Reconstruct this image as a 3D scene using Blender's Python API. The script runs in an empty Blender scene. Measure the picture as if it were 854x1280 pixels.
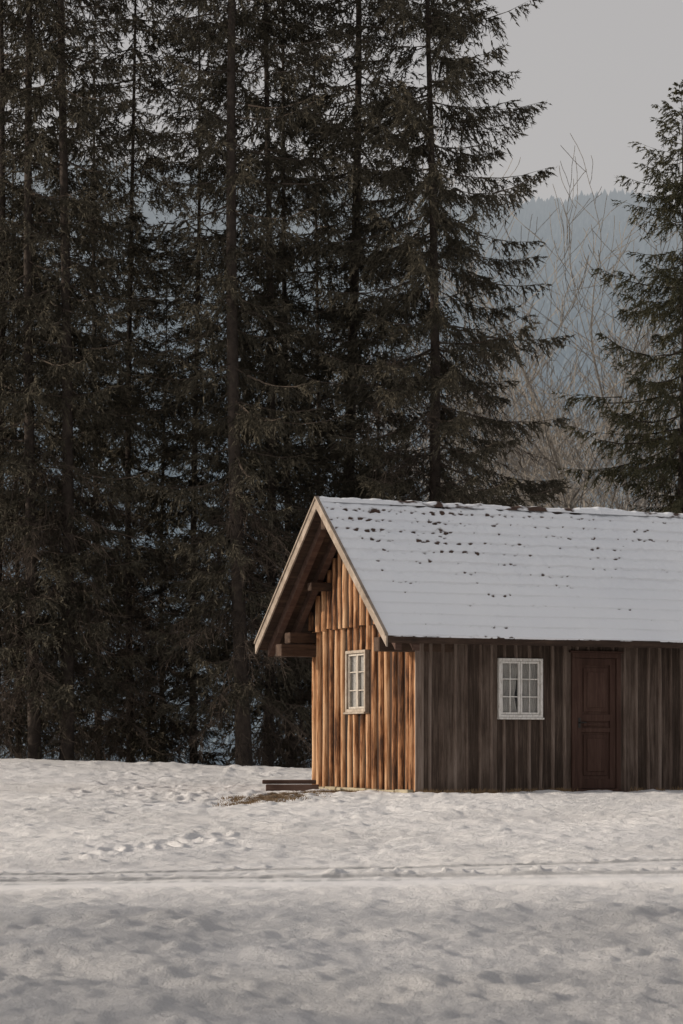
import bpy, bmesh, math, random
import numpy as np
from mathutils import Vector
scene=bpy.context.scene
COL=scene.collection
F=3300.0; HZ=945.0; CZ=1.6
# ------------------------------------------------------------ noise
def vnoise(x,y,seed=0):
    x=np.asarray(x,float); y=np.asarray(y,float)
    r=np.random.RandomState(seed); T=r.rand(256,256)
    xi=np.floor(x).astype(int); yi=np.floor(y).astype(int)
    fx=x-xi; fy=y-yi
    fx=fx*fx*(3-2*fx); fy=fy*fy*(3-2*fy)
    a=T[xi%256,yi%256]; b=T[(xi+1)%256,yi%256]; c=T[xi%256,(yi+1)%256]; d=T[(xi+1)%256,(yi+1)%256]
    return (a*(1-fx)+b*fx)*(1-fy)+(c*(1-fx)+d*fx)*fy
def fbm(x,y,seed=0,o=4):
    s=0;a=1;t=0
    for i in range(o):
        s=s+a*(vnoise(x*2**i+17.3*i,y*2**i+5.1*i,seed+i)-.5); t+=a; a*=.5
    return s/t
def sstep(a,b,x):
    t=np.clip((x-a)/(b-a),0,1); return t*t*(3-2*t)
# ------------------------------------------------------------ materials
def mat(name):
    m=bpy.data.materials.new(name); m.use_nodes=True
    nt=m.node_tree; b=nt.nodes['Principled BSDF']
    return m,nt,b
def N(nt,t,**k):
    n=nt.nodes.new(t)
    for a,v in k.items():
        if a in n.inputs: n.inputs[a].default_value=v
        else: setattr(n,a,v)
    return n
def ramp(nt,fac,stops):
    r=nt.nodes.new('ShaderNodeValToRGB'); e=r.color_ramp.elements
    while len(e)<len(stops): e.new(.5)
    for i,(p,c) in enumerate(stops):
        e[i].position=p; e[i].color=(*c,1)
    nt.links.new(fac,r.inputs['Fac']); return r
def bump(nt,b,h,s,d):
    bp=nt.nodes.new('ShaderNodeBump'); bp.inputs['Strength'].default_value=s; bp.inputs['Distance'].default_value=d
    nt.links.new(h,bp.inputs['Height']); nt.links.new(bp.outputs[0],b.inputs['Normal']); return bp
def coords(nt,scale=(1,1,1),out='Object'):
    tc=nt.nodes.new('ShaderNodeTexCoord'); mp=nt.nodes.new('ShaderNodeMapping'); mp.inputs['Scale'].default_value=scale
    nt.links.new(tc.outputs[out],mp.inputs[0]); return mp.outputs[0]
def noise(nt,vec,scale,detail=5,rough=.6):
    n=nt.nodes.new('ShaderNodeTexNoise'); n.inputs['Scale'].default_value=scale; n.inputs['Detail'].default_value=detail; n.inputs['Roughness'].default_value=rough
    nt.links.new(vec,n.inputs['Vector']); return n.outputs['Fac']
def mixc(nt,fac,a,b,mode='MIX'):
    m=nt.nodes.new('ShaderNodeMix'); m.data_type='RGBA'; m.blend_type=mode
    for s,v in ((0,fac),(6,a),(7,b)):
        if isinstance(v,bpy.types.NodeSocket): nt.links.new(v,m.inputs[s])
        else: m.inputs[s].default_value=v if s==0 else (*v,1)
    return m.outputs[2]
def wood(name,stops,island=.5,bstr=.6,axis='z',gain=1.0,stain=.5):
    m,nt,b=mat(name)
    sc={'z':(14,14,.9),'x':(.9,9,9),'iso':(4,4,4)}[axis]
    v=coords(nt,sc); n=noise(nt,v,1.6,8,.75)
    g=nt.nodes.new('ShaderNodeNewGeometry')
    v2=coords(nt,(2.2,2.2,.9)); n2=noise(nt,v2,1.3,4)
    gn=N(nt,'ShaderNodeMath',operation='MULTIPLY_ADD'); nt.links.new(n,gn.inputs[0]); gn.inputs[1].default_value=gain; gn.inputs[2].default_value=.5-.5*gain
    ma=N(nt,'ShaderNodeMath',operation='MULTIPLY_ADD'); nt.links.new(g.outputs['Random Per Island'],ma.inputs[0]); ma.inputs[1].default_value=island; nt.links.new(gn.outputs[0],ma.inputs[2])
    mb=N(nt,'ShaderNodeMath',operation='MULTIPLY_ADD'); nt.links.new(n2,mb.inputs[0]); mb.inputs[1].default_value=stain; nt.links.new(ma.outputs[0],mb.inputs[2])
    mc=N(nt,'ShaderNodeMath',operation='SUBTRACT'); nt.links.new(mb.outputs[0],mc.inputs[0]); mc.inputs[1].default_value=stain*.5+island*.5
    r=ramp(nt,mc.outputs[0],stops); nt.links.new(r.outputs[0],b.inputs['Base Color'])
    b.inputs['Roughness'].default_value=.85; b.inputs['Specular IOR Level'].default_value=.2
    bump(nt,b,n,bstr,.014); return m
M={}
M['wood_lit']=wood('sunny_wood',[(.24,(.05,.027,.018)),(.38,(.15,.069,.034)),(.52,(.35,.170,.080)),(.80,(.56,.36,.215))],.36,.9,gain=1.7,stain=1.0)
M['groove_shade']=wood('groove_shade_wood',[(.22,(.008,.006,.005)),(.5,(.024,.014,.010)),(.85,(.07,.038,.024))],.3)  # boards behind the gable battens; groove shade is put into their darker colour
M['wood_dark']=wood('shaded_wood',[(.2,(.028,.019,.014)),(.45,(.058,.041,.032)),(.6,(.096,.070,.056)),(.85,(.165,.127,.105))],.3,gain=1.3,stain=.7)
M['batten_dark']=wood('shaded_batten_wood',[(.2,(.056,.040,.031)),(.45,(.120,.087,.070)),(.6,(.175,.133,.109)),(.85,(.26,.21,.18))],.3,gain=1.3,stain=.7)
M['beam']=wood('beam_wood',[(.25,(.018,.012,.009)),(.5,(.042,.027,.020)),(.8,(.10,.065,.047))],.3,axis='x')
M['barge']=wood('barge_wood',[(.2,(.11,.085,.068)),(.5,(.25,.205,.165)),(.8,(.40,.34,.29))],.2,axis='iso')
M['door']=wood('door_wood',[(.2,(.032,.018,.013)),(.5,(.063,.034,.026)),(.85,(.11,.068,.053))],.1,.3)
M['plank']=wood('plank_wood',[(.2,(.035,.022,.017)),(.5,(.075,.044,.034)),(.85,(.15,.10,.08))],.2,axis='x')
def paint(name,c):
    m,nt,b=mat(name); n=noise(nt,coords(nt,(20,20,6)),2,6,.7)
    r=ramp(nt,n,list(zip((.3,.5,.8),c))); nt.links.new(r.outputs[0],b.inputs['Base Color']); b.inputs['Roughness'].default_value=.6
    bump(nt,b,n,.3,.004); return m
M['paint']=paint('white_paint',[(.42,.38,.33),(.70,.68,.65),(.8,.79,.76)])
M['oldpaint']=paint('aged_paint',[(.22,.19,.16),(.42,.38,.33),(.55,.51,.46)])
def simple(name,c1,c2,scale,rough=.8,bs=.3,bd=.01,detail=5):
    m,nt,b=mat(name); n=noise(nt,coords(nt),scale,detail)
    r=ramp(nt,n,[(.3,c1),(.7,c2)]); nt.links.new(r.outputs[0],b.inputs['Base Color']); b.inputs['Roughness'].default_value=rough
    b.inputs['Specular IOR Level'].default_value=.2
    bump(nt,b,n,bs,bd); return m
M['frame']=simple('weathered_frame',(.24,.20,.16),(.44,.38,.32),12)
M['curtain']=simple('curtain_cloth',(.62,.60,.56),(.80,.78,.74),8,.9)
M['iron']=simple('dark_iron',(.02,.018,.018),(.05,.045,.04),30,.5)
M['stone']=simple('foundation_stone',(.22,.19,.13),(.42,.37,.27),6)
M['bark']=simple('bark',(.028,.023,.020),(.072,.058,.050),7,.95,.9,.03,8)
M['greybark']=simple('pale_bark',(.18,.165,.148),(.31,.285,.255),7,.95,.5,.02)
M['grass']=simple('dry_grass_blades',(.13,.08,.04),(.36,.25,.14),5)
def needles(name,c1,c2):
    m,nt,b=mat(name)
    n=noise(nt,coords(nt),.9,3); g=nt.nodes.new('ShaderNodeNewGeometry')
    ma=N(nt,'ShaderNodeMath',operation='MULTIPLY_ADD'); nt.links.new(g.outputs['Random Per Island'],ma.inputs[0]); ma.inputs[1].default_value=.35; nt.links.new(n,ma.inputs[2])
    oi=nt.nodes.new('ShaderNodeObjectInfo')
    mb=N(nt,'ShaderNodeMath',operation='MULTIPLY_ADD'); nt.links.new(oi.outputs['Random'],mb.inputs[0]); mb.inputs[1].default_value=.2; nt.links.new(ma.outputs[0],mb.inputs[2])
    r=ramp(nt,mb.outputs[0],[(.4,c1),(1.0,c2)]); nt.links.new(r.outputs[0],b.inputs['Base Color']); b.inputs['Roughness'].default_value=.95; b.inputs['Specular IOR Level'].default_value=.05
    return m
M['needle']=needles('spruce_needles',(.042,.039,.032),(.086,.077,.058))
M['needle_olive']=needles('olive_needles',(.062,.063,.041),(.120,.110,.068))
M['deadtwig']=needles('dead_twigs',(.044,.037,.032),(.094,.076,.063))
def glass():
    m,nt,b=mat('window_glass'); b.inputs['Base Color'].default_value=(.05,.055,.06,1); b.inputs['Roughness'].default_value=.08
    n=noise(nt,coords(nt),3,2); bump(nt,b,n,.1,.02); b.inputs['Alpha'].default_value=.2; return m
M['glass']=glass()
def snow(name,ground=True):
    m,nt,b=mat(name)
    v=coords(nt); n1=noise(nt,v,7,6,.75); n2=noise(nt,v,26,5,.8); n3=noise(nt,v,.35,3)
    r=ramp(nt,n3,[(.3,(.76,.76,.78)),(.7,(.86,.85,.85))]); col=r.outputs[0]
    at=nt.nodes.new('ShaderNodeAttribute'); at.attribute_name='dirt_and_shade'
    nd=noise(nt,v,9,7,.8)
    if ground:
        ar=nt.nodes.new('ShaderNodeAttribute'); ar.attribute_name='rut'
        col=mixc(nt,ar.outputs['Fac'],col,(.26,.27,.29))
        ma=N(nt,'ShaderNodeMath',operation='ADD'); nt.links.new(at.outputs['Fac'],ma.inputs[0]); nt.links.new(nd,ma.inputs[1])
        rr=ramp(nt,ma.outputs[0],[(.92,(0,0,0)),(1.02,(1,1,1))])
        rd=ramp(nt,n2,[(.3,(.08,.05,.028)),(.7,(.28,.185,.105))])
        col=mixc(nt,rr.outputs[0],col,rd.outputs[0])
    else:
        col=ramp(nt,n3,[(.3,(.76,.79,.84)),(.7,(.85,.87,.90))]).outputs[0]
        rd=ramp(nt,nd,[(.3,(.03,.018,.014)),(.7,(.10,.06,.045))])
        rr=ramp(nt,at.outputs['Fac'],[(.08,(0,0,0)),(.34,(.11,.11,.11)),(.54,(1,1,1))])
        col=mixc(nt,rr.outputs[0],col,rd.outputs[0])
    nt.links.new(col,b.inputs['Base Color']); b.inputs['Roughness'].default_value=.7; b.inputs['Specular IOR Level'].default_value=.25
    ad=N(nt,'ShaderNodeMath',operation='MULTIPLY_ADD'); nt.links.new(n2,ad.inputs[0]); ad.inputs[1].default_value=.5; nt.links.new(n1,ad.inputs[2])
    h=ad.outputs[0]
    if ground:
        ac=nt.nodes.new('ShaderNodeAttribute'); ac.attribute_name='crust'
        mm=N(nt,'ShaderNodeMath',operation='MULTIPLY'); nt.links.new(h,mm.inputs[0]); nt.links.new(ac.outputs['Fac'],mm.inputs[1]); h=mm.outputs[0]
    bump(nt,b,h,1.0 if ground else .35,.08 if ground else .02); return m
M['snow']=snow('snow_ground'); M['roofsnow']=snow('snow_roof',False)
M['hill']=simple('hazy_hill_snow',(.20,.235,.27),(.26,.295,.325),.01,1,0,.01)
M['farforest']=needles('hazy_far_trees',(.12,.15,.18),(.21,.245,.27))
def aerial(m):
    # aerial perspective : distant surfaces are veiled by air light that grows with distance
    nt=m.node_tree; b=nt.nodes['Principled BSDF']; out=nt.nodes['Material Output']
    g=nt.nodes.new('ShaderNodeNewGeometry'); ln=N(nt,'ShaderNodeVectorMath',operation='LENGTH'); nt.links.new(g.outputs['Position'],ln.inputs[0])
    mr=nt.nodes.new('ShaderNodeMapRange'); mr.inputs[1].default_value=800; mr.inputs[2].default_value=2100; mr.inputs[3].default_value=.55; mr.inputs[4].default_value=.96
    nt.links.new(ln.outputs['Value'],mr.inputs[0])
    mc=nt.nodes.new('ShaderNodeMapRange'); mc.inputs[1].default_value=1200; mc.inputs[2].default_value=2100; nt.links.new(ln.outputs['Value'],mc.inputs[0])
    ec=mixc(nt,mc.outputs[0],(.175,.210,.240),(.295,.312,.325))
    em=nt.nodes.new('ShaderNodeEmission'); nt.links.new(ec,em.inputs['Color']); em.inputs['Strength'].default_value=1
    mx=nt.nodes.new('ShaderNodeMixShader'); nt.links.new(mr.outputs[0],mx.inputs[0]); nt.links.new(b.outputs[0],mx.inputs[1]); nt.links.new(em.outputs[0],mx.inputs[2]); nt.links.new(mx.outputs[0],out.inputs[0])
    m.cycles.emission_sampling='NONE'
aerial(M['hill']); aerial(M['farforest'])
# ------------------------------------------------------------ mesh helpers
def link(name,me,mats,parent=None,smooth=False,**props):
    o=bpy.data.objects.new(name,me); COL.objects.link(o)
    for m in mats: me.materials.append(m)
    if parent is not None: o.parent=parent
    for k,v in props.items(): o[k]=v
    if smooth: me.polygons.foreach_set('use_smooth',[True]*len(me.polygons))
    return o
def empty(name,loc=(0,0,0),**props):
    o=bpy.data.objects.new(name,None); COL.objects.link(o); o.location=loc; o.empty_display_size=.3
    for k,v in props.items(): o[k]=v
    return o
def grid_mesh(name,P):
    ny,nx=P.shape[:2]; me=bpy.data.meshes.new(name)
    i=np.arange(ny*nx).reshape(ny,nx)
    q=np.stack([i[:-1,:-1],i[:-1,1:],i[1:,1:],i[1:,:-1]],-1).reshape(-1,4)
    me.vertices.add(ny*nx); me.vertices.foreach_set('co',P.reshape(-1).astype(np.float32))
    me.loops.add(q.size); me.loops.foreach_set('vertex_index',q.reshape(-1).astype(np.int32))
    me.polygons.add(len(q)); me.polygons.foreach_set('loop_start',np.arange(0,q.size,4,dtype=np.int32)); me.polygons.foreach_set('loop_total',np.full(len(q),4,dtype=np.int32))
    me.update(calc_edges=True); me.validate(); return me
def tri_mesh(name,T,mi=None):
    n=len(T); me=bpy.data.meshes.new(name)
    me.vertices.add(3*n); me.vertices.foreach_set('co',T.reshape(-1).astype(np.float32))
    me.loops.add(3*n); me.loops.foreach_set('vertex_index',np.arange(3*n,dtype=np.int32))
    me.polygons.add(n); me.polygons.foreach_set('loop_start',np.arange(0,3*n,3,dtype=np.int32)); me.polygons.foreach_set('loop_total',np.full(n,3,dtype=np.int32))
    if mi is not None: me.polygons.foreach_set('material_index',mi.astype(np.int32))
    me.update(calc_edges=True); return me
class MB:
    def __init__(s): s.v=[];s.f=[];s.m=[];s.cur=0
    def hexa(s,p):
        b=len(s.v); s.v+= [tuple(q) for q in p]
        for f in ((0,1,2,3),(4,7,6,5),(0,4,5,1),(1,5,6,2),(2,6,7,3),(3,7,4,0)): s.f.append(tuple(b+i for i in f)); s.m.append(s.cur)
    def box(s,x0,x1,y0,y1,z0,z1,fn=lambda x,y,z:(x,y,z)):
        s.hexa([fn(x0,y0,z0),fn(x1,y0,z0),fn(x1,y1,z0),fn(x0,y1,z0),fn(x0,y0,z1),fn(x1,y0,z1),fn(x1,y1,z1),fn(x0,y1,z1)])
    def tube(s,pts,rad,n=8,cap=True):
        b=len(s.v); k=len(pts)
        for i,(p,r) in enumerate(zip(pts,rad)):
            p=Vector(p); d=(Vector(pts[min(i+1,k-1)])-Vector(pts[max(i-1,0)])).normalized()
            a=d.orthogonal().normalized() if abs(d.z)<.9 else Vector((1,0,0)).cross(d).normalized()
            c=d.cross(a)
            for j in range(n):
                t=2*math.pi*j/n; s.v.append(tuple(p+a*math.cos(t)*r+c*math.sin(t)*r))
        for i in range(k-1):
            for j in range(n):
                s.f.append((b+i*n+j,b+i*n+(j+1)%n,b+(i+1)*n+(j+1)%n,b+(i+1)*n+j)); s.m.append(s.cur)
        if cap:
            s.f.append(tuple(b+j for j in range(n))[::-1]); s.f.append(tuple(b+(k-1)*n+j for j in range(n))); s.m+=[s.cur]*2
    def mesh(s,name,bevel=0):
        me=bpy.data.meshes.new(name); me.from_pydata(s.v,[],s.f)
        if len(s.m)==len(s.f): me.polygons.foreach_set('material_index',s.m)
        bm=bmesh.new(); bm.from_mesh(me)
        bmesh.ops.recalc_face_normals(bm,faces=bm.faces)
        if bevel: bmesh.ops.bevel(bm,geom=list(bm.edges),offset=bevel,segments=1,affect='EDGES')
        bm.to_mesh(me); bm.free(); me.update(); return me
# ------------------------------------------------------------ ground
YP=[-40,0,12,22,36.5,43,48.5,53,60,80,150,2500]
ZR=[-.2,0,.35,.638,1.075,1.10,1.36,1.30,.5,-1.5,-4,-6]
ZL=[-.2,0,.35,.638,1.070,1.29,1.55,1.50,.7,-1.5,-4,-6]
def gz(X,Y):
    X=np.asarray(X,float);Y=np.asarray(Y,float)
    w=np.clip((-.5-X)/5.5,0,1)
    return np.interp(Y,YP,ZR)*(1-w)+np.interp(Y,YP,ZL)*w
def gzs(x,y): return float(gz(x,y))
fx=np.concatenate([np.arange(-8,-4,.05),np.arange(-4,4,.022),np.arange(4,8.001,.05)]); ex=8+np.cumsum(.08*1.16**np.arange(56)); ex=ex[ex<2500]
xs=np.concatenate([-ex[::-1],fx,ex])
fy=np.concatenate([np.arange(9,19.5,.035),np.arange(19.5,24.5,.035),np.arange(24.5,50,.07)])
ey=50+np.cumsum(.1*1.16**np.arange(60)); ey=ey[ey<2400]
ys=np.concatenate([np.arange(-40,9,1.5),fy,ey])
X,Y=np.meshgrid(xs,ys); Z=gz(X,Y)
near=(1-sstep(46,60,Y))
bign=fbm(X/2.2,Y/2.2,3,3)*.10*(1-.85*np.exp(-((Y-21.6)/1.9)**4))
Z+=near*bign*sstep(0,10,np.abs(Y-40)+4)
path=np.exp(-((Y-(21.0+.17*X))/.62)**4)*(.85+.15*fbm(X/.7,Y/.4,12,2))
path2=np.exp(-((Y-(22.3+.262*X))/.5)**4)
calm=1-np.clip(.82*path+.75*path2,0,.86)
fr=1-sstep(17.5,20.3,Y); frg=1+.5*fr
Z+=near*fbm(X/.55,Y/.7,11,4)*.066*calm*frg
Z+=near*fbm(X/.20,Y/.26,15,3)*.044*calm*frg
Z+=near*fbm(X/.10,Y/.12,17,2)*.024*calm*(.35+.65*fr)*(1-sstep(26,32,Y))
Z+=near*np.clip(fbm(X/.24,Y/.32,27,3)-.02,0,1)*.10*fr
Z+=near*np.clip(fbm(X/.22,Y/.3,21,3)-.05,0,1)*.08*calm*sstep(21,25,Y)
crust=calm*(.65+.35*sstep(-.15,.25,fbm(X/1.6,Y/2.2,31,3)))*(1+.5*fr)
rut=np.zeros_like(Z)
for a,bb,sd,am,rw in ((22.40,.262,1,.024,.12),(21.45,.16,2,.036,.16)):
    d=Y-(a+bb*X+.02*np.sin(X*1.1+sd)+.05*(vnoise(X/.12,X*0,97+sd)-.5))
    on=.35+.9*np.clip(vnoise(X/.6,X*0+sd,60+sd)-.1,0,1)
    dash=sstep(.35,.6,vnoise(X/.045,Y/.5,90+sd))*sstep(.1,.45,vnoise(X/.4,X*0,95+sd))
    rut=np.maximum(rut,np.exp(-(d/rw)**4)*(.42+.45*dash))
    rut=np.maximum(rut,np.exp(-((d+.42)/.09)**2)*(.16+.40*dash))
    for off in (rw+.08,-.27):
        l=np.clip(vnoise(X/.05,Y/.16+7*off,50+sd)-.3,0,1)*np.exp(-((d-off-.02*np.sin(X*7))/.07)**2)
        Z+=am*(2.0 if off>0 else .7)*l*on
    crust=np.maximum(crust,np.exp(-(d/.4)**2)*.9)
rg=random.Random(5)
def prints(x0,y0,x1,y1,step=.33,dep=.035):
    global Z
    L=math.hypot(x1-x0,y1-y0); n=int(L/step)
    for i in range(n):
        t=i/n; cx=x0+(x1-x0)*t+rg.uniform(-.06,.06); cy=y0+(y1-y0)*t+(.12 if i%2 else -.12)+rg.uniform(-.07,.07)
        r2=((X-cx)/rg.uniform(.06,.10))**2+((Y-cy)/.17)**2
        Z=Z-dep*rg.uniform(.6,1.2)*np.exp(-r2)+.012*np.exp(-(np.sqrt(r2)-1.6)**2/.2)
def yw(py): return 5280/(py-HZ+95.7)
def gp(px,py):
    y=yw(py); return ((px-427)/F*y,y)
prints(*gp(90,1074),*gp(285,1045),.25,.05); prints(*gp(190,1062),*gp(290,1050),.22,.05)
prints(*gp(120,990),*gp(250,978),.35); prints(*gp(40,1015),*gp(380,1000),.5)
tr=np.exp(-((X+1.5)/2.0)**2-((Y-36.5)/2.2)**2)
Z+=tr*fbm(X/.14,Y/.3,61,2)*.10
dirt_and_shade=np.clip(1.15-((X+.90)/.68)**2-((Y-(36.9+(X+.4)*2.5))/1.5)**2,0,1)*.56
dirt_and_shade=np.maximum(dirt_and_shade,.56*np.clip(1.2-(((X+.1)/.7)**2+((Y-38.3)/.8)**2),0,1))
du=(X-1.068)*.4226-(Y-37.5)*.9063
ua=(X-1.068)*.9063+(Y-37.5)*.4226
dirt_and_shade=np.maximum(dirt_and_shade,np.exp(-(du/.13)**2)*(ua>-.1)*(ua<8)*(.30+.40*vnoise(ua/.4,ua*0,8)))
me=grid_mesh('ground',np.stack([X,Y,Z],-1))
for nm,a_ in (('dirt_and_shade',dirt_and_shade),('crust',crust),('rut',rut)):
    at=me.attributes.new(nm,'FLOAT','POINT'); at.data.foreach_set('value',a_.reshape(-1).astype(np.float32))
link('ground',me,[M['snow']],smooth=True,kind='structure')
# ------------------------------------------------------------ hill with its far forest
HY0,HY1=850.,2000.
def hillz(x,y):
    px=427+F*x/HY1
    yr=np.interp(px,[-1500,0,300,600,700,770,854,1300],[160,200,222,262,256,248,264,240])
    top=CZ+(HZ-yr)/F*HY1; t=np.clip((y-HY0)/(HY1-HY0),0,1.0)
    return -10+(top+10)*t-np.clip(y-HY1,0,999)*.35+fbm(x/260,y/260,71,4)*40*np.sin(np.clip(t,0,1)*math.pi)
hx=np.linspace(-1300,1300,200); hy=np.linspace(HY0-10,2350,140); X2,Y2=np.meshgrid(hx,hy)
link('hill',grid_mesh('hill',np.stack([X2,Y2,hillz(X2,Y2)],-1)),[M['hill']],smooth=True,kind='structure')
rs=np.random.RandomState(12); nt_=56000
tx=rs.uniform(-650,650,nt_); ty=rs.uniform(HY0-60,HY1+25,nt_)
keep=(np.abs(tx)<ty*.27)&(fbm(tx/60,ty/100,33,3)>-.26); tx=tx[keep];ty=ty[keep]; n=len(tx)
tz=hillz(tx,ty)-1; th_=rs.uniform(6,11,n); tw_=th_*rs.uniform(.28,.45,n); ph=rs.uniform(0,6.28,n)
T=[]
for lv,(zb,zt,wf) in enumerate(((.0,.75,1.0),(.35,1.0,.8))):
    for k in range(5):
        a1=ph+k*6.283/5; a2=a1+6.283/5
        p1=np.stack([tx+np.cos(a1)*tw_*wf,ty+np.sin(a1)*tw_*wf,tz+zb*th_],-1); p2=np.stack([tx+np.cos(a2)*tw_*wf,ty+np.sin(a2)*tw_*wf,tz+zb*th_],-1); p3=np.stack([tx,ty,tz+zt*th_],-1)
        T.append(np.stack([p1,p2,p3],1))
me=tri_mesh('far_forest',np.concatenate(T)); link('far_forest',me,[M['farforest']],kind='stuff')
# ------------------------------------------------------------ hut
TH=math.radians(25); LH=7.6; W=3.51; VR=1.85; E1=.45; E2=.56; ZE=2.24; ZE2=2.30; ZRG=4.31; OV=.70
hut=empty('wooden_hut',(1.068,37.5,1.09),label='weathered wooden hut with vertical boards and a snow-covered gable roof',category='hut')
hut.rotation_euler=(0,0,TH)
m1=(ZRG-ZE)/(VR+E1); m2=(ZRG-ZE2)/(W+E2-VR)
def plane(v): return ZE+(v+E1)*m1 if v<=VR else ZRG-(v-VR)*m2
def wallmesh(mb,fn,a0,a1,z0,ztop,ops,bw,br,seed,doff=0,thick=.03,jit=.0,var=.15,two=(0,0),deep=.95,rv=.12):
    r=random.Random(seed); e=[a0]
    while e[-1]<a1-bw*.6: e.append(min(a1,e[-1]+bw*r.uniform(1-var,1+var)))
    e[-1]=a1
    cuts=sorted(set(e+[o[0] for o in ops]+[o[1] for o in ops]))
    def ivals(a,zt,pad=0):
        iv=[(z0+r.uniform(-jit,jit),zt)]
        for o in ops:
            if o[0]-pad<a<o[1]+pad:
                out=[]
                for (p,q) in iv:
                    if o[2]-min(pad,.03)>p: out.append((p,min(q,o[2]-min(pad,.03))))
                    if o[3]+min(pad,.01)<q: out.append((max(p,o[3]+min(pad,.01)),q))
                iv=[t for t in out if t[1]-t[0]>.02]
        return iv
    mb.cur=two[0]
    for c0,c1 in zip(cuts[:-1],cuts[1:]):
        if c1-c0<.004: continue
        mid=(c0+c1)/2; d=doff+r.uniform(-.006,.006)
        t0=ztop(c0);t1=ztop(c1)
        for (p,q) in ivals(mid,1e3):
            q0=min(q,t0);q1=min(q,t1)
            if max(q0,q1)<=p: continue
            q0=max(q0,p+.002);q1=max(q1,p+.002)
            g=.003
            mb.hexa([fn(c0+g,d-thick,p),fn(c1-g,d-thick,p),fn(c1-g,d,p),fn(c0+g,d,p),fn(c0+g,d-thick,q0),fn(c1-g,d-thick,q1),fn(c1-g,d,q1),fn(c0+g,d,q0)])
    mb.cur=two[1]
    for a in e:
        a=min(max(a,a0+br),a1-br); R=br*r.uniform(1-rv,1+rv*.7); a+=r.uniform(-.01,.01)
        for (p,q) in ivals(a,ztop(a),pad=br+.004):
            q=min(q,ztop(a)-.01)
            if q<=p+.03: continue
            n=8; K=7
            arc=[(math.cos(t),math.sin(t)*deep) for t in np.linspace(0,math.pi,n)]
            b=len(mb.v); wa=r.uniform(0,6); wl=r.uniform(-.012,.012)
            for s_ in range(K):
                t=s_/(K-1); zz=p-.01+(q-p+.01)*t; rr_=R*(1+r.uniform(-.07,.07)); off=wl*t+.006*math.sin(wa+t*5)
                for (x,y) in arc: mb.v.append(fn(a+x*rr_+off,doff-.008+y*rr_,zz))
            for s_ in range(K-1):
                for j in range(n-1): mb.f.append((b+s_*n+j,b+s_*n+j+1,b+(s_+1)*n+j+1,b+(s_+1)*n+j)); mb.m.append(mb.cur)
                mb.f.append((b+s_*n,b+(s_+1)*n,b+(s_+1)*n+n-1,b+s_*n+n-1)); mb.m.append(mb.cur)
            mb.f.append(tuple(b+(K-1)*n+j for j in range(n)))
            mb.f.append(tuple(b+j for j in range(n))[::-1])
            mb.m+=[mb.cur]*2
    mb.cur=0
Ffront=lambda a,d,z:(a,-d,z)
Fgab=lambda a,d,z:(-d,a,z)
Fback=lambda a,d,z:(a,W+d,z)
Ffar=lambda a,d,z:(LH+d,a,z)
WIN=(1.303,2.03,1.066,1.922); DOOR=(2.537,3.32,.0,2.0); GW=(1.55,2.241,1.163,2.078)
tp=lambda v: plane(v)-.135
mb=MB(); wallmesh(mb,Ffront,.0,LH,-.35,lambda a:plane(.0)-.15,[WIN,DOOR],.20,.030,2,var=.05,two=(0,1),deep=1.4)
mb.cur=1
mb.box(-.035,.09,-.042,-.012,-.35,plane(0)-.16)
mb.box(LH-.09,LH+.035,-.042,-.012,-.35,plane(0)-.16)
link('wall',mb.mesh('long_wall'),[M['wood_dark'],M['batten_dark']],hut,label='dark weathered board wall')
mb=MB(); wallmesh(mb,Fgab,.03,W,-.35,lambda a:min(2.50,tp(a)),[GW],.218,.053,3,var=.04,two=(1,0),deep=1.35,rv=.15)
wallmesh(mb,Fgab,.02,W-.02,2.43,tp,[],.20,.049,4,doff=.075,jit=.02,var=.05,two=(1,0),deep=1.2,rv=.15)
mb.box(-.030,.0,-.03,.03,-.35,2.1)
link('wall',mb.mesh('gable_wall'),[M['wood_lit'],M['groove_shade']],hut,label='sunlit orange-brown gable wall with vertical half-round battens')
mb=MB(); wallmesh(mb,Fback,.0,LH,-.6,lambda a:plane(W)-.15,[],.25,.03,5); link('wall',mb.mesh('back_wall'),[M['wood_dark']],hut)
mb=MB(); wallmesh(mb,Ffar,.03,W-.03,-.6,tp,[],.25,.03,6); link('wall',mb.mesh('far_wall'),[M['wood_dark']],hut)
mb=MB()
r=random.Random(3); v=-.08
while v<W+.1:
    l=r.uniform(.35,.7); mb.box(-.16-r.uniform(0,.05),-.09,v,v+l-.02,-.3,.035+r.uniform(-.015,.02)); v+=l
link('foundation',mb.mesh('foundation',.008),[M['stone']],hut)
def slab(mb,u0,u1,v0,v1,o0,o1):
    mb.hexa([(u0,v0,plane(v0)-o1),(u1,v0,plane(v0)-o1),(u1,v1,plane(v1)-o1),(u0,v1,plane(v1)-o1),(u0,v0,plane(v0)-o0),(u1,v0,plane(v0)-o0),(u1,v1,plane(v1)-o0),(u0,v1,plane(v1)-o0)])
mb=MB(); U1=LH+.6
slab(mb,-OV,U1,-E1,VR,.062,.118); slab(mb,-OV,U1,VR+.001,W+E2,.062,.118)
roof=link('roof',mb.mesh('roof'),[M['beam']],hut)
mb=MB(); mb.box(-OV+.01,U1,-E1-.032,-E1-.002,ZE-.15,ZE-.050); mb.box(-OV+.01,U1,W+E2+.002,W+E2+.022,ZE2-.15,ZE2-.055)
link('fascia',mb.mesh('fascia'),[M['beam']],roof)
def slopeboard(mb,u0,u1,va,vb,o0,o1):
    pa=plane(va);pb=plane(vb); mb.hexa([(u0,va,pa-o1),(u1,va,pa-o1),(u1,vb,pb-o1),(u0,vb,pb-o1),(u0,va,pa-o0),(u1,va,pa-o0),(u1,vb,pb-o0),(u0,vb,pb-o0)])
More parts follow.
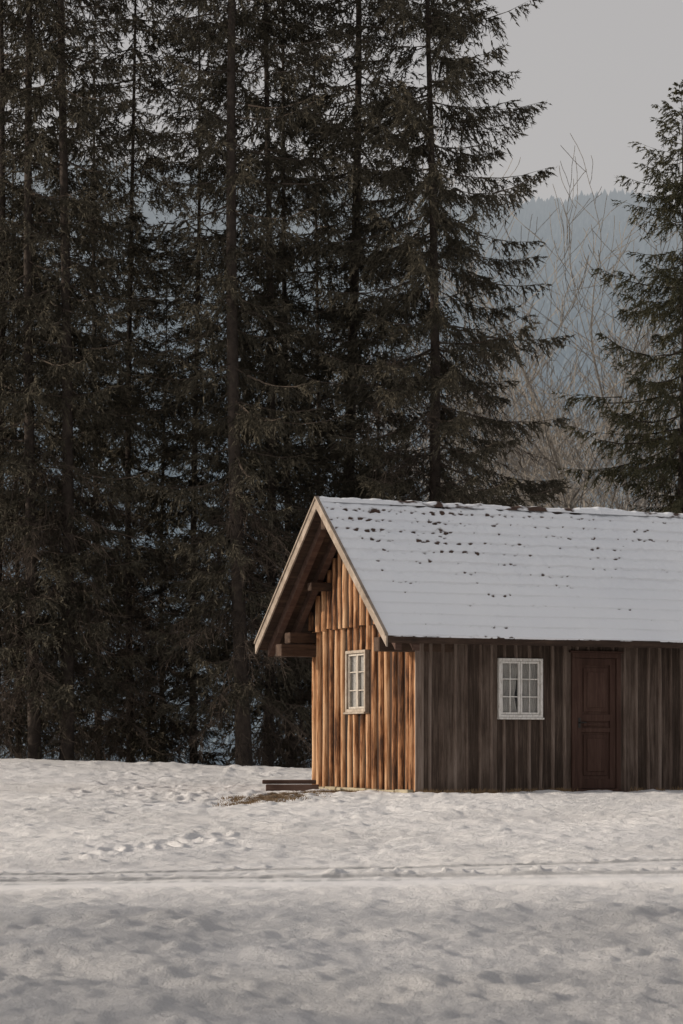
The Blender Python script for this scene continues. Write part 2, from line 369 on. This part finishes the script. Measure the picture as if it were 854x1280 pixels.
for va,vb in ((-E1-.06,VR-.002),(VR+.002,W+E2+.06)):
    mb=MB(); slopeboard(mb,-OV-.03,-OV-.004,va,vb,.005,.155); slopeboard(mb,-OV-.05,-OV-.0,va,vb,-.03,.002)
    link('barge_board',mb.mesh('barge_board'),[M['barge']],roof)
for u_ in (-.50,-.22):
    for va,vb in ((-E1+.02,VR),(VR+.001,W+E2-.02)):
        mb=MB(); slopeboard(mb,u_-.05,u_+.05,va,vb,.12,.27); link('rafter',mb.mesh('rafter'),[M['plank']],roof)
for (v0,v1,z0,z1,u0) in ((-.01,.17,1.99,2.19,-.6),(W-.18,W+.04,2.03,2.22,-.64),(W-.14,W+.06,2.235,2.40,-.48),
                      (.82,.97,plane(.82)-.42,plane(.82)-.275,-.3),(2.72,2.85,plane(2.85)-.40,plane(2.85)-.275,-.42),(VR-.08,VR+.08,ZRG-.46,ZRG-.28,-.62)):
    mb=MB(); mb.box(u0,.6,v0,v1,z0,z1); link('purlin',mb.mesh('purlin',.012),[M['beam']],hut)
def roofsnow(v0,v1,seed,name,du=.018,ds=.0115):
    z0=plane(v0);z1=plane(v1); S=math.hypot(v1-v0,z1-z0)
    us=np.arange(-OV-.02,U1+.02,du); ss=np.linspace(-.02,S,int(S/ds))
    U,Sg=np.meshgrid(us,ss)
    c=.243; Sw=Sg+fbm(U/1.5,Sg/1.5,seed+3,2)*.03; t=np.mod(Sw,c)/c; ci=np.floor(Sw/c); tw=.19
    ti=np.floor(U/tw+.5*np.mod(ci,2)); tt=np.mod(U/tw+.5*np.mod(ci,2),1)
    fs=Sg/S
    upper=sstep(.28,.5,fs)
    rr=np.random.RandomState(seed).rand(400,60); hsh=rr[(ti.astype(int))%400,(ci.astype(int))%60]
    h=.026+(.014+.010*upper)*(1-t)+.004*np.exp(-(np.mod(t+.02,1)/.12)**2)
    h+=fbm(U/.6,Sg/.6,seed,4)*.018+fbm(U/.10,Sg/.08,seed+9,2)*(.008+.026*upper)+(hsh-.5)*.010*upper
    h-=.003*np.exp(-((np.minimum(tt,1-tt))/.06)**2)
    band=np.interp(fs,[0,.3,.5,.62,.8,.95,1],[-.5,-.45,-.22,-.04,.12,.16,.08])
    big=fbm(U/.45,Sg/.28,seed+30,3)*1.5
    um=np.interp(U,[-.7,-.3,.0,1.5,2.4,4.0,8],[-.15,.08,.17,.13,-.08,-.20,-.24])
    tb=np.minimum(t,1-t)
    wdt=.08+.14*rr[(ti.astype(int)+7)%400,(ci.astype(int)+3)%60]
    edge=np.exp(-(tb/wdt)**2)*np.clip(1.2-np.abs(tt-.5-(hsh-.5)*.5)*3.4,0,1)
    bare=edge*(.25+band+big+um+(hsh-.5)*.9+fbm(U/.05,Sg/.04,seed+50,2)*1.4)
    spk=fbm(U/.07,Sg/.05,seed+60,2); bare=np.maximum(bare,(spk-.20)*3.2*np.clip(.38+band*1.5+um*1.5+big,0,1))
    blob=np.exp(-((U-1.05)/.14)**2-((fs-.78)/.08)**2)*(.34+.5*edge+fbm(U/.06,Sg/.05,seed+51,2)*1.5)
    blob=np.maximum(blob,np.exp(-((U-.15)/.12)**2-((fs-.93)/.035)**2)*(.5+fbm(U/.06,Sg/.05,seed+51,2)*1.5))
    bare=np.maximum(bare,blob)
    lip_shade=np.exp(-(tb/.05)**2)*(.12+.24*vnoise(U/.5,Sg/.3,seed+70)); bare=np.maximum(bare,lip_shade)  # course-lip shadow painted as a darker line, like tile through thin snow
    bare=np.maximum(bare,sstep(.968,.985,fs)*(.22+fbm(U/.12,Sg*0,seed+52,3)*1.2+np.interp(U,[-.7,.3,.6,1.5,3.6,3.9,4.6,5],[-.4,-.4,.1,.2,.15,-.4,-.4,.0])))
    h-=np.clip(bare-.3,0,.4)*.07
    h=np.maximum(h,.004)
    h[0,:]=-.0; h[-1,:]=np.maximum(h[-1,:],.03); h[:,0]=-.02; h[:,-1]=-.02
    d=np.array([(v1-v0)/S,(z1-z0)/S]); nrm=np.array([-d[1],d[0]])
    if nrm[1]<0: nrm=-nrm
    V=v0+Sg*d[0]+h*nrm[0]; Zr=z0-.06+Sg*d[1]+h*nrm[1]
    me=grid_mesh(name,np.stack([U,V,Zr],-1)); a=me.attributes.new('dirt_and_shade','FLOAT','POINT'); a.data.foreach_set('value',np.clip(bare,0,1).reshape(-1).astype(np.float32))
    if v1<v0: me.flip_normals()
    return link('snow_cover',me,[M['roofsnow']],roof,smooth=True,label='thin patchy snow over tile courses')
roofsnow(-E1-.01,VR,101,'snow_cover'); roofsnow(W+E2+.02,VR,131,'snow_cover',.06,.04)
us=np.arange(-OV,U1,.02); th=np.linspace(-.2,math.pi+.2,14); U,A=np.meshgrid(us,th)
sn=np.interp(U,[-.7,.4,.7,3.6,3.8,4.1,4.4,4.7,8],[.3,.3,.0,.0,.9,1.3,.9,.1,.1])
R=.050+.010*np.mod(U,.34)/.34+fbm(U/.15,A*.5,77,3)*.03+sn*.03+np.clip(fbm(U/.25,A*0,78,2),0,1)*.05
ca=np.clip(.38+fbm(U/.16,A*.8,79,3)*1.5-sn*1.5,0,1)
me=grid_mesh('ridge_cap',np.stack([U,VR+np.cos(A)*R*1.2,ZRG-.045+np.sin(A)*R],-1)); a=me.attributes.new('dirt_and_shade','FLOAT','POINT'); a.data.foreach_set('value',ca.reshape(-1).astype(np.float32))
link('ridge_cap',me,[M['roofsnow']],roof,smooth=True)
# windows
def window(fn,o,outer,inner,rows,cols,fw,curt,proud=0):
    a0,a1,z0,z1=o; mb=MB()
    d0,d1=-.05,.045+proud
    for (p,q,s,t) in ((a0,a1,z1-fw,z1),(a0,a1,z0,z0+fw),(a0,a0+fw,z0+fw,z1-fw),(a1-fw,a1,z0+fw,z1-fw)):
        mb.box(p,q,d0,d1,s,t,fn)
    mb.box(a0-.01,a1+.01,.0,d1+.025,z0-.028,z0-.001,fn)
    w=link('window',mb.mesh('window_frame',.004),[outer],hut)
    mb=MB(); A0,A1,Z0,Z1=a0+fw+.004,a1-fw-.004,z0+fw+.004,z1-fw-.004
    mid=(A0+A1)/2; k0=proud*.7
    for s0,s1 in ((A0,mid-.003),(mid+.003,A1)):
        f=.030
        for (p,q,s,t) in ((s0,s1,Z1-f,Z1),(s0,s1,Z0,Z0+f),(s0,s0+f,Z0+f,Z1-f),(s1-f,s1,Z0+f,Z1-f)): mb.box(p,q,-.02+k0,.022+k0,s,t,fn)
        for k in range(1,rows):
            zz=Z0+(Z1-Z0)*k/rows; mb.box(s0+f,s1-f,-.012+k0,.014+k0,zz-.008,zz+.008,fn)
        for k in range(1,cols):
            aa=s0+(s1-s0)*k/cols; mb.box(aa-.007,aa+.007,-.010+k0,.012+k0,Z0+f,Z1-f,fn)
    link('sash',mb.mesh('sash',.002),[inner],w)
    mb=MB(); mb.box(A0+.01,A1-.01,-.006+k0,-.002+k0,Z0+.01,Z1-.01,fn); link('glass',mb.mesh('glass'),[M['glass']],w)
    for sgn in (0,1):
        P=[]
        for zi in np.linspace(0,1,24):
            row=[]
            wd=curt(zi)*(A1-A0)/2
            for k in range(28):
                x=k/27*wd; dd=-.040+k0+.016*math.sin(k*1.7+sgn)
                a=A0+x if sgn==0 else A1-x
                row.append(fn(a,dd,Z0+(Z1-Z0)*zi))
            P.append(row)
        link('curtain',grid_mesh('curtain',np.array(P)),[M['curtain']],w,smooth=True)
    return w
w=window(Ffront,WIN,M['paint'],M['paint'],3,2,.040,lambda z: .76+.23*abs(z-.38)**.6 if z>.38 else .76+.4*(.38-z))
w['label']='white-painted two-sash window with pale curtains'
w=window(Fgab,GW,M['frame'],M['oldpaint'],3,1,.045,lambda z:.82+.15*z,.03)
w['label']='narrow window in a pale weathered frame with pale curtains'
a0,a1,z0,z1=DOOR; mb=MB(); f=.055
for (p,q,s,t) in ((a0-.02,a1+.02,z1-f,z1+.02),(a0-.02,a0+f,z0,z1-f),(a1-f,a1+.02,z0,z1-f)): mb.box(p,q,-.03,.05,s,t,Ffront)
mb.box(a0-.05,a1+.05,-.01,.075,z1+.021,z1+.05,Ffront); mb.box(a0,a1,-.04,.10,-.05,.03,Ffront)
door=link('door',mb.mesh('door_frame',.004),[M['door']],hut,label='dark brown panelled wooden door')
mb=MB(); A0,A1,Z0,Z1=a0+f+.004,a1-f-.004,.035,z1-f-.004
mb.box(A0,A1,-.035,-.004,Z0,Z1,Ffront)
s=.095
for (p,q,c,t) in ((A0,A0+s,Z0,Z1),(A1-s,A1,Z0,Z1),(A0+s,A1-s,Z1-.1,Z1),(A0+s,A1-s,Z0,Z0+.14),(A0+s,A1-s,1.02,1.12),(A0+s,A1-s,.86,.92)): mb.box(p,q,-.012,.026,c,t,Ffront)
leaf=link('door_leaf',mb.mesh('door_leaf',.003),[M['door']],door,label='reddish dark brown door leaf')
mb=MB()
for (c,t) in ((1.16,Z1-.14),(.945,.995),(Z0+.19,.82)):
    mb.box(A0+s+.035,A1-s-.035,-.012,.012,c,t,Ffront)
    mb.box(A0+s+.09,A1-s-.09,-.012,.024,c+.012 if t-c<.1 else c+.06,t-.012 if t-c<.1 else t-.06,Ffront)
link('door_panel',mb.mesh('door_panel',.003),[M['door']],door)
mb=MB(); mb.tube([(A0+.05,-.026,1.0),(A0+.05,-.07,1.0),(A0+.14,-.075,1.0)],[.011,.011,.009],8); mb.box(A0+.03,A0+.07,.026,.031,.92,1.07,Ffront)
link('handle',mb.mesh('handle'),[M['iron']],door)
# ------------------------------------------------------------ timbers
for i,(x0,x1,y,z0,z1,dp,rz) in enumerate(((-1.18,-.38,39.3,1.185,1.245,.16,.03),(-1.12,-.34,39.22,1.06,1.178,.2,-.03))):
    mb=MB(); mb.box(-(x1-x0)/2,(x1-x0)/2,-dp/2,dp/2,0,z1-z0); o=link('timber_beam',mb.mesh('timber_beam',.008),[M['plank']],label='short dark brown timber lying beside the hut wall',category='timber',group='timbers lying beside the hut')
    o.location=((x0+x1)/2,y,z0); o.rotation_euler=(0,0,rz)
rs=np.random.RandomState(7); T=[]
def tuft(cx,cy,n,h,spread):
    for i in range(n):
        x=cx+rs.randn()*spread; y=cy+rs.randn()*spread*.6; z=gzs(x,y)-.02; hh=h*rs.uniform(.4,1.2); a=rs.uniform(0,6.28); l=rs.uniform(.2,1.3)*hh
        w=.006; T.append([(x-w,y,z),(x+w,y+.003,z),(x+math.cos(a)*l,y+math.sin(a)*l,z+hh)])
for i in range(85):
    x=rs.uniform(-1.5,-.3); tuft(x,36.9+(x+.4)*2.5+rs.uniform(-1.3,1.3),18,.05,.1)
for i in range(20): tuft(rs.uniform(-.5,.4),rs.uniform(38.0,38.6),20,.05,.1)
for i in range(70):
    u=rs.uniform(.0,6.0)
    if 2.5<u<3.4: continue
    d=rs.uniform(.04,.2); tuft(1.068+u*.9063+d*.4226,37.5+u*.4226-d*.9063,22,.08,.06)
for i in range(20): 
    vv=rs.uniform(0,W); d=rs.uniform(.2,.35); tuft(1.068-vv*.4226-d*.9063,37.5+vv*.9063-d*.4226,16,.05,.05)
link('dry_grass',tri_mesh('dry_grass',np.array(T)),[M['grass']],kind='stuff')
# ------------------------------------------------------------ conifers
def norm(a): return a/np.maximum(np.linalg.norm(a,axis=-1,keepdims=True),1e-9)
def spruce(seed,H,cb,R,tipd,spacing=.42,nbr=(4,6),K=8,tr=.2,dead=0,dens=1.0,stepd=.10,gap=.12,thin=0.0,wm=1.0,low=-.12,rl=.5,lw=0,sweep=1.12):
    r=np.random.RandomState(seed); P=[];D=[];L=[];wood_=[]
    ax=r.uniform(0,6.28)
    def tc(z):
        return np.array([.10*math.sin(z*.25+ax),.10*math.cos(z*.21+ax),z])
    z=cb
    while z<H-.08:
        d=H-z; f=(z-cb)/(H-cb)
        Rz=R*min(1,(d/tipd)**.8)*(1+low*max(0,1-f*3))
        n=r.randint(nbr[0],nbr[1]+1); a0=r.uniform(0,6.28)
        for k in range(n):
            if r.rand()<gap+thin*max(0,1-f*2.2): continue
            az=a0+k*6.283/n+r.uniform(-.4,.4); Lb=Rz*min(sweep,r.uniform(rl,1.15)*(1+.12*math.sin(az*1+seed)+.10*math.sin(z*1.3+az*2)))
            Lb=max(Lb,.12)
            el=math.radians(28*f**2-12+r.uniform(-9,9)) if d>1.5 else math.radians(38)
            base=tc(z+(r.uniform(-.12,.12) if d>.5 else 0)); hd=np.array([math.cos(az),math.sin(az),0])
            sag=r.uniform(.12,.3)
            def pos(t): 
                t=np.asarray(t)[...,None]
                return base+hd*(Lb*t)+np.array([0,0,1])*(Lb*(math.sin(el)*t-sag*t*(1-t*.75)*1.3+ .10*t**3))
            ts=np.linspace(0,1,6); pp=pos(ts); br=.009+.009*Lb
            if Lb<.4: br=.006
            for i in range(5): wood_.append((pp[i],pp[i+1],br*(1-ts[i]*.8)))
            m=max(4,int(Lb/stepd*dens*r.uniform(.6,1.25))); t=np.sort(r.uniform(.12,1,m)); t=np.repeat(t,2)
            sd=np.tile([1,-1],m)
            q=pos(t); side=np.cross(hd,[0,0,1])
            ang=r.uniform(.4,1.15,len(t))
            dr=hd*np.cos(ang)[:,None]+side*(sd*np.sin(ang))[:,None]
            dr[:,2]-=r.uniform(.0,1.4,len(t))*min(1,Lb); dr=norm(dr)
            ll=(.14+.6*np.minimum(1-t,.55)*min(1,Lb/1.6))*r.uniform(.5,1.4,len(t))*min(1.0,.4+Lb*.4)
            P.append(q);D.append(dr);L.append(ll)
            P.append(pos(np.array([.93,.97])));D.append(norm(np.array([hd+[0,0,-.1],hd+[0,0,.15]])));L.append(np.array([.25,.22])*min(1,Lb))
        z+=spacing*r.uniform(.5,1.5)*(1 if d>3 else .5)
    P=np.concatenate(P);D=np.concatenate(D);L=np.concatenate(L); n=len(P)
    T=[]
    dn=.6; wz=(wm*(1+lw*np.clip(1-P[:,2]/10,0,1)))[:,None]
    for k in range(K):
        f=r.rand(n)**.8; c=P+D*(L*f)[:,None]; c[:,2]-=dn*(L*f)**2*1.4
        nd=norm(D*.8+r.randn(n,3)*.45+np.array([0,0,-.25])); sidev=norm(np.cross(nd,r.randn(n,3)))
        w=r.uniform(.007,.016,n)[:,None]*wz; l=r.uniform(.06,.165,n)[:,None]*np.clip(L*3.5,.4,1)[:,None]
        T.append(np.stack([c-sidev*w,c+sidev*w,c+nd*l],1))
    E=P+D*L[:,None]; E[:,2]-=dn*L**2*1.4; sv=norm(np.cross(D,r.randn(n,3)))*.007
    T.append(np.stack([P-sv,P+sv,E],1))
    T=np.concatenate(T); mi=np.zeros(len(T),int)
    W_=[]
    if dead:
        zz=r.uniform(dead,cb+4,int((cb+4-dead)*14))
        for z in zz:
            az=r.uniform(0,6.28); Lb=r.uniform(.5,2.1); hd=np.array([math.cos(az),math.sin(az),0]); b=tc(z); e=r.uniform(-.55,.0)
            pts=[b+hd*Lb*t+np.array([0,0,1])*Lb*(e*t-.2*t*t) for t in np.linspace(0,1,5)]
            for i in range(4): W_.append((pts[i],pts[i+1],.011*(1-i*.2)))
            for j in range(int(Lb*18)):
                t=r.uniform(.15,1); p=b+hd*Lb*t+np.array([0,0,1])*Lb*(e*t-.2*t*t); dd=norm(hd*.45+r.randn(3)*.5+np.array([0,0,-.7])); l=r.uniform(.12,.5); W_.append((p,p+dd*l,.0068))
                if r.rand()<.7:
                    for q in range(2): 
                        p2=p+dd*l*r.uniform(.3,.9); W_.append((p2,p2+norm(dd+r.randn(3)*.7)*l*.5,.0055))
    allw=wood_+W_
    A=np.array([a for a,b,c in allw]);B=np.array([b for a,b,c in allw]);C=np.array([c for a,b,c in allw])[:,None]
    d=norm(B-A); s1=norm(np.cross(d,r.randn(len(A),3))); s2=np.cross(d,s1)
    for u_,v_ in ((s1,s2),(s2,-s1)):
        T2=np.stack([A+u_*C,A+v_*C,B],1); T=np.concatenate([T,T2])
    T3=np.stack([A+s1*C,B-s1*C*.7,B+s1*C*.7],1); T=np.concatenate([T,T3])
    mi=np.concatenate([mi,np.ones(len(T)-len(mi),int)])
    crown=tri_mesh('crown',T,mi)
    mb=MB(); zs=np.linspace(-.6,H-.05,26); pts=[tc(z) for z in zs]; rad=[tr*max(.02,(1-max(z,0)/H)**.85)*(1+.25*math.exp(-max(z,0)*2.5)) for z in zs]
    mb.tube(pts,rad,10); trunk=mb.mesh('trunk')
    trunk.polygons.foreach_set('use_smooth',[True]*len(trunk.polygons))
    return crown,trunk
V={}
V['main']=spruce(1,18.9,4.6,2.65,6.8,.46,(5,7),13,.145,2.5,1.25,.082,.09,wm=1.2,low=.06,rl=.62,sweep=1.04)
V['tallA']=spruce(2,25,1.6,2.3,9,.46,(4,6),11,.175,.3,1.05,.095,.17,.05,wm=1.14,lw=.35)
V['tallB']=spruce(3,23,2.0,2.0,9,.47,(4,6),11,.13,.3,1.05,.095,.18,.05,wm=1.14,lw=.35)
V['tallC']=spruce(4,21,.9,2.2,8,.46,(4,6),11,.11,.3,1.05,.095,.18,.05,wm=1.14,lw=.35)
V['right']=spruce(5,15.6,3.0,2.6,6.5,.44,(5,6),12,.12,1.5,1.2,.083,.13,wm=1.1,low=.1,rl=.6)
for k,(c,t) in V.items():
    c.materials.append(M['needle_olive'] if k=='right' else M['needle']); c.materials.append(M['deadtwig']); t.materials.append(M['bark'])
def plant(kind,px,Yd,s=1,sz=1,rz=0,ts=1,lean=0,label='tall dark spruce standing on the snow behind the hut',x=None,group='spruces behind the hut'):
    if x is None: x=(px-427)/F*Yd
    z=gzs(x,Yd)-.1
    e=empty('spruce_tree',(x,Yd,z),label=label,category='tree',group=group)
    e.rotation_euler=(0,lean,rz if lean==0 else 0); e.scale=(s,s,sz)
    c,t=V[kind]
    for nm,me in (('crown',c),('trunk',t)):
        o=bpy.data.objects.new(nm,me); COL.objects.link(o); o.parent=e
        if lean: o.rotation_euler=(0,0,rz)
        if nm=='trunk' and ts!=1: o.scale=(ts,ts,1)
plant('main',537,50.5,1,1,2.6,label='tall spruce with layered drooping branches behind the hut')
plant('right',848,56,1.0,.965,2.2,label='olive-green spruce with drooping branches')
plant('tallA',302,50,.95,1,.3,.9,-.012)
plant('tallA',80,50.5,.95,1.02,2.1,.8)
plant('tallB',40,50.5,1,1.05,1.1,.95)
plant('tallB',335,51.5,1,.95,3.5,.8)
plant('tallC',358,52.5,.95,1.0,4.4,.8)
plant('tallB',440,52.5,1.1,.98,5.3,1.0)
plant('tallC',-2,51,1,1.05,.9,1)
plant('tallC',165,54,1.05,1.0,2.7,.7)
plant('tallB',245,54,1.05,.80,5.9,.6)
plant('tallC',395,57,1.0,.9,.2,.6)
plant('tallA',120,58,1.0,.75,1.6,.5)
plant('tallC',205,58,1,.60,3.1,.6)
plant('tallA',-60,54,1,1,3.9,1)
plant('tallC',20,59,1.1,.8,4.9,.6)
plant('tallC',470,60,1.0,.60,1.3,.6)
plant('right',915,57,1.0,.82,.7,label='olive-green spruce with drooping branches')
for i,(x,y,k,rz,sc) in enumerate(((-33,6,'tallC',.3,1.1),(-36,9.3,'tallB',1.4,1.2),(-33,12.4,'tallC',2.2,1.1),(-35,15.6,'tallB',4.,1.2),(-41,17.6,'tallC',3.,1.0))):
    plant(k,0,y,sc,1,rz,1,0,'unseen spruce added left of the view to shade the near snow',x=x,group='unseen spruces added to shade the near snow')  # spruces out of view, added to half-shade the foreground snow
# ------------------------------------------------------------ bare trees
def baretree(seed,H,rad):
    r=random.Random(seed); segs=[]; tw=[]
    def grow(p,d,l,ra,lev):
        n=6; q=p; cv=Vector((r.uniform(-.12,.12),r.uniform(-.12,.12),r.uniform(.02,.13) if lev else 0))
        for i in range(n):
            d=(d+cv+Vector((r.uniform(-.16,.16),r.uniform(-.16,.16),r.uniform(-.06,.06)))).normalized()
            q2=q+d*l/n; r0=ra*(1-i/n*.45); r1=ra*(1-(i+1)/n*.45)
            (segs if lev==0 else tw).append((q,q2,r0,r1)); q=q2
            if lev<4:
                for k in range(r.choice([1,2] if lev==0 else [1,1,2] if lev==1 else [1,1,0])):
                    if lev==0 and i<2: continue
                    a=r.uniform(0,6.28); ax=Vector((math.cos(a),math.sin(a),r.uniform(-.15,.35)))
                    nd=(d*.7+ax*(.85 if lev==0 else .8)).normalized(); grow(q,nd,l*r.uniform(.45,.68)*(1-.25*i/n if lev==0 else 1),r1*.55,lev+1)
        if lev<4: grow(q,d,l*.6,ra*.5,lev+1)
    grow(Vector((0,0,-.3)),Vector((0,0,1)),H*.56,rad,0)
    S=segs+tw; zs=sorted(b.z for a,b,_,_ in S); k=H/zs[int(len(zs)*.96)]
    def mk(S,n,nm):
        mb=MB()
        for a,b,r0,r1 in S: mb.tube([a*k,b*k],[max(r0,.009),max(r1,.0065)],n,False)
        me=bpy.data.meshes.new(nm); me.from_pydata(mb.v,[],mb.f); return me
    return mk(tw,3,'crown'),mk(segs,8,'trunk')
B=[baretree(11,13.8,.10),baretree(12,13.3,.09),baretree(17,12.8,.075)]
for c,t in B: c.materials.append(M['greybark']); t.materials.append(M['greybark'])
for i,(px,Yd,s,k,rz) in enumerate(((768,62,1.0,0,.3),(722,68,1.08,1,1.2),(815,70,1.05,1,2.9),(690,78,1.1,2,.8),(640,80,.8,0,3.8),(752,86,1.3,2,4.1),(612,74,.6,2,.1))):
    x=(px-427)/F*Yd; e=empty('bare_tree',(x,Yd,gzs(x,Yd)-.1),label='leafless pale-barked deciduous tree with fine twigs',category='tree',group='bare trees behind the hut'); e.scale=(s,s,s); e.rotation_euler=(0,0,rz)
    for nm,me in zip(('crown','trunk'),B[k]):
        o=bpy.data.objects.new(nm,me); COL.objects.link(o); o.parent=e
# ------------------------------------------------------------ light, world, camera
el=math.radians(18); az=math.radians(181)
s=Vector((math.cos(az)*math.cos(el),math.sin(az)*math.cos(el),math.sin(el)))
sd=bpy.data.lights.new('sun','SUN'); sd.energy=3.6; sd.angle=math.radians(1.2); sd.color=(1,.86,.70)
so=bpy.data.objects.new('sun',sd); COL.objects.link(so); so.rotation_euler=s.to_track_quat('Z','Y').to_euler()
w=bpy.data.worlds.new('World'); scene.world=w; w.use_nodes=True; nt=w.node_tree; bg=nt.nodes['Background']
sk=nt.nodes.new('ShaderNodeTexSky'); sk.sky_type='NISHITA'; sk.sun_disc=False; sk.sun_elevation=el; sk.sun_rotation=math.radians(90)-az; sk.air_density=1; sk.dust_density=3
hs=nt.nodes.new('ShaderNodeHueSaturation'); hs.inputs['Saturation'].default_value=.35; nt.links.new(sk.outputs[0],hs.inputs['Color'])
mx=mixc(nt,.6,hs.outputs[0],(3.95,3.66,3.48)); nt.links.new(mx,bg.inputs['Color'])
bg.inputs['Strength'].default_value=.14
cd=bpy.data.cameras.new('camera'); cam=bpy.data.objects.new('camera',cd); COL.objects.link(cam); scene.camera=cam
cam.location=(0,0,CZ); cam.rotation_euler=(math.radians(90),0,0)
cd.sensor_fit='VERTICAL'; cd.sensor_height=36; cd.sensor_width=24; cd.lens=F/1280*36; cd.shift_y=(HZ-640)/1280; cd.clip_end=5000
cd.dof.use_dof=True; cd.dof.focus_distance=38.5; cd.dof.aperture_fstop=8
scene.view_settings.view_transform='Standard'; scene.view_settings.look='None'; scene.view_settings.exposure=0
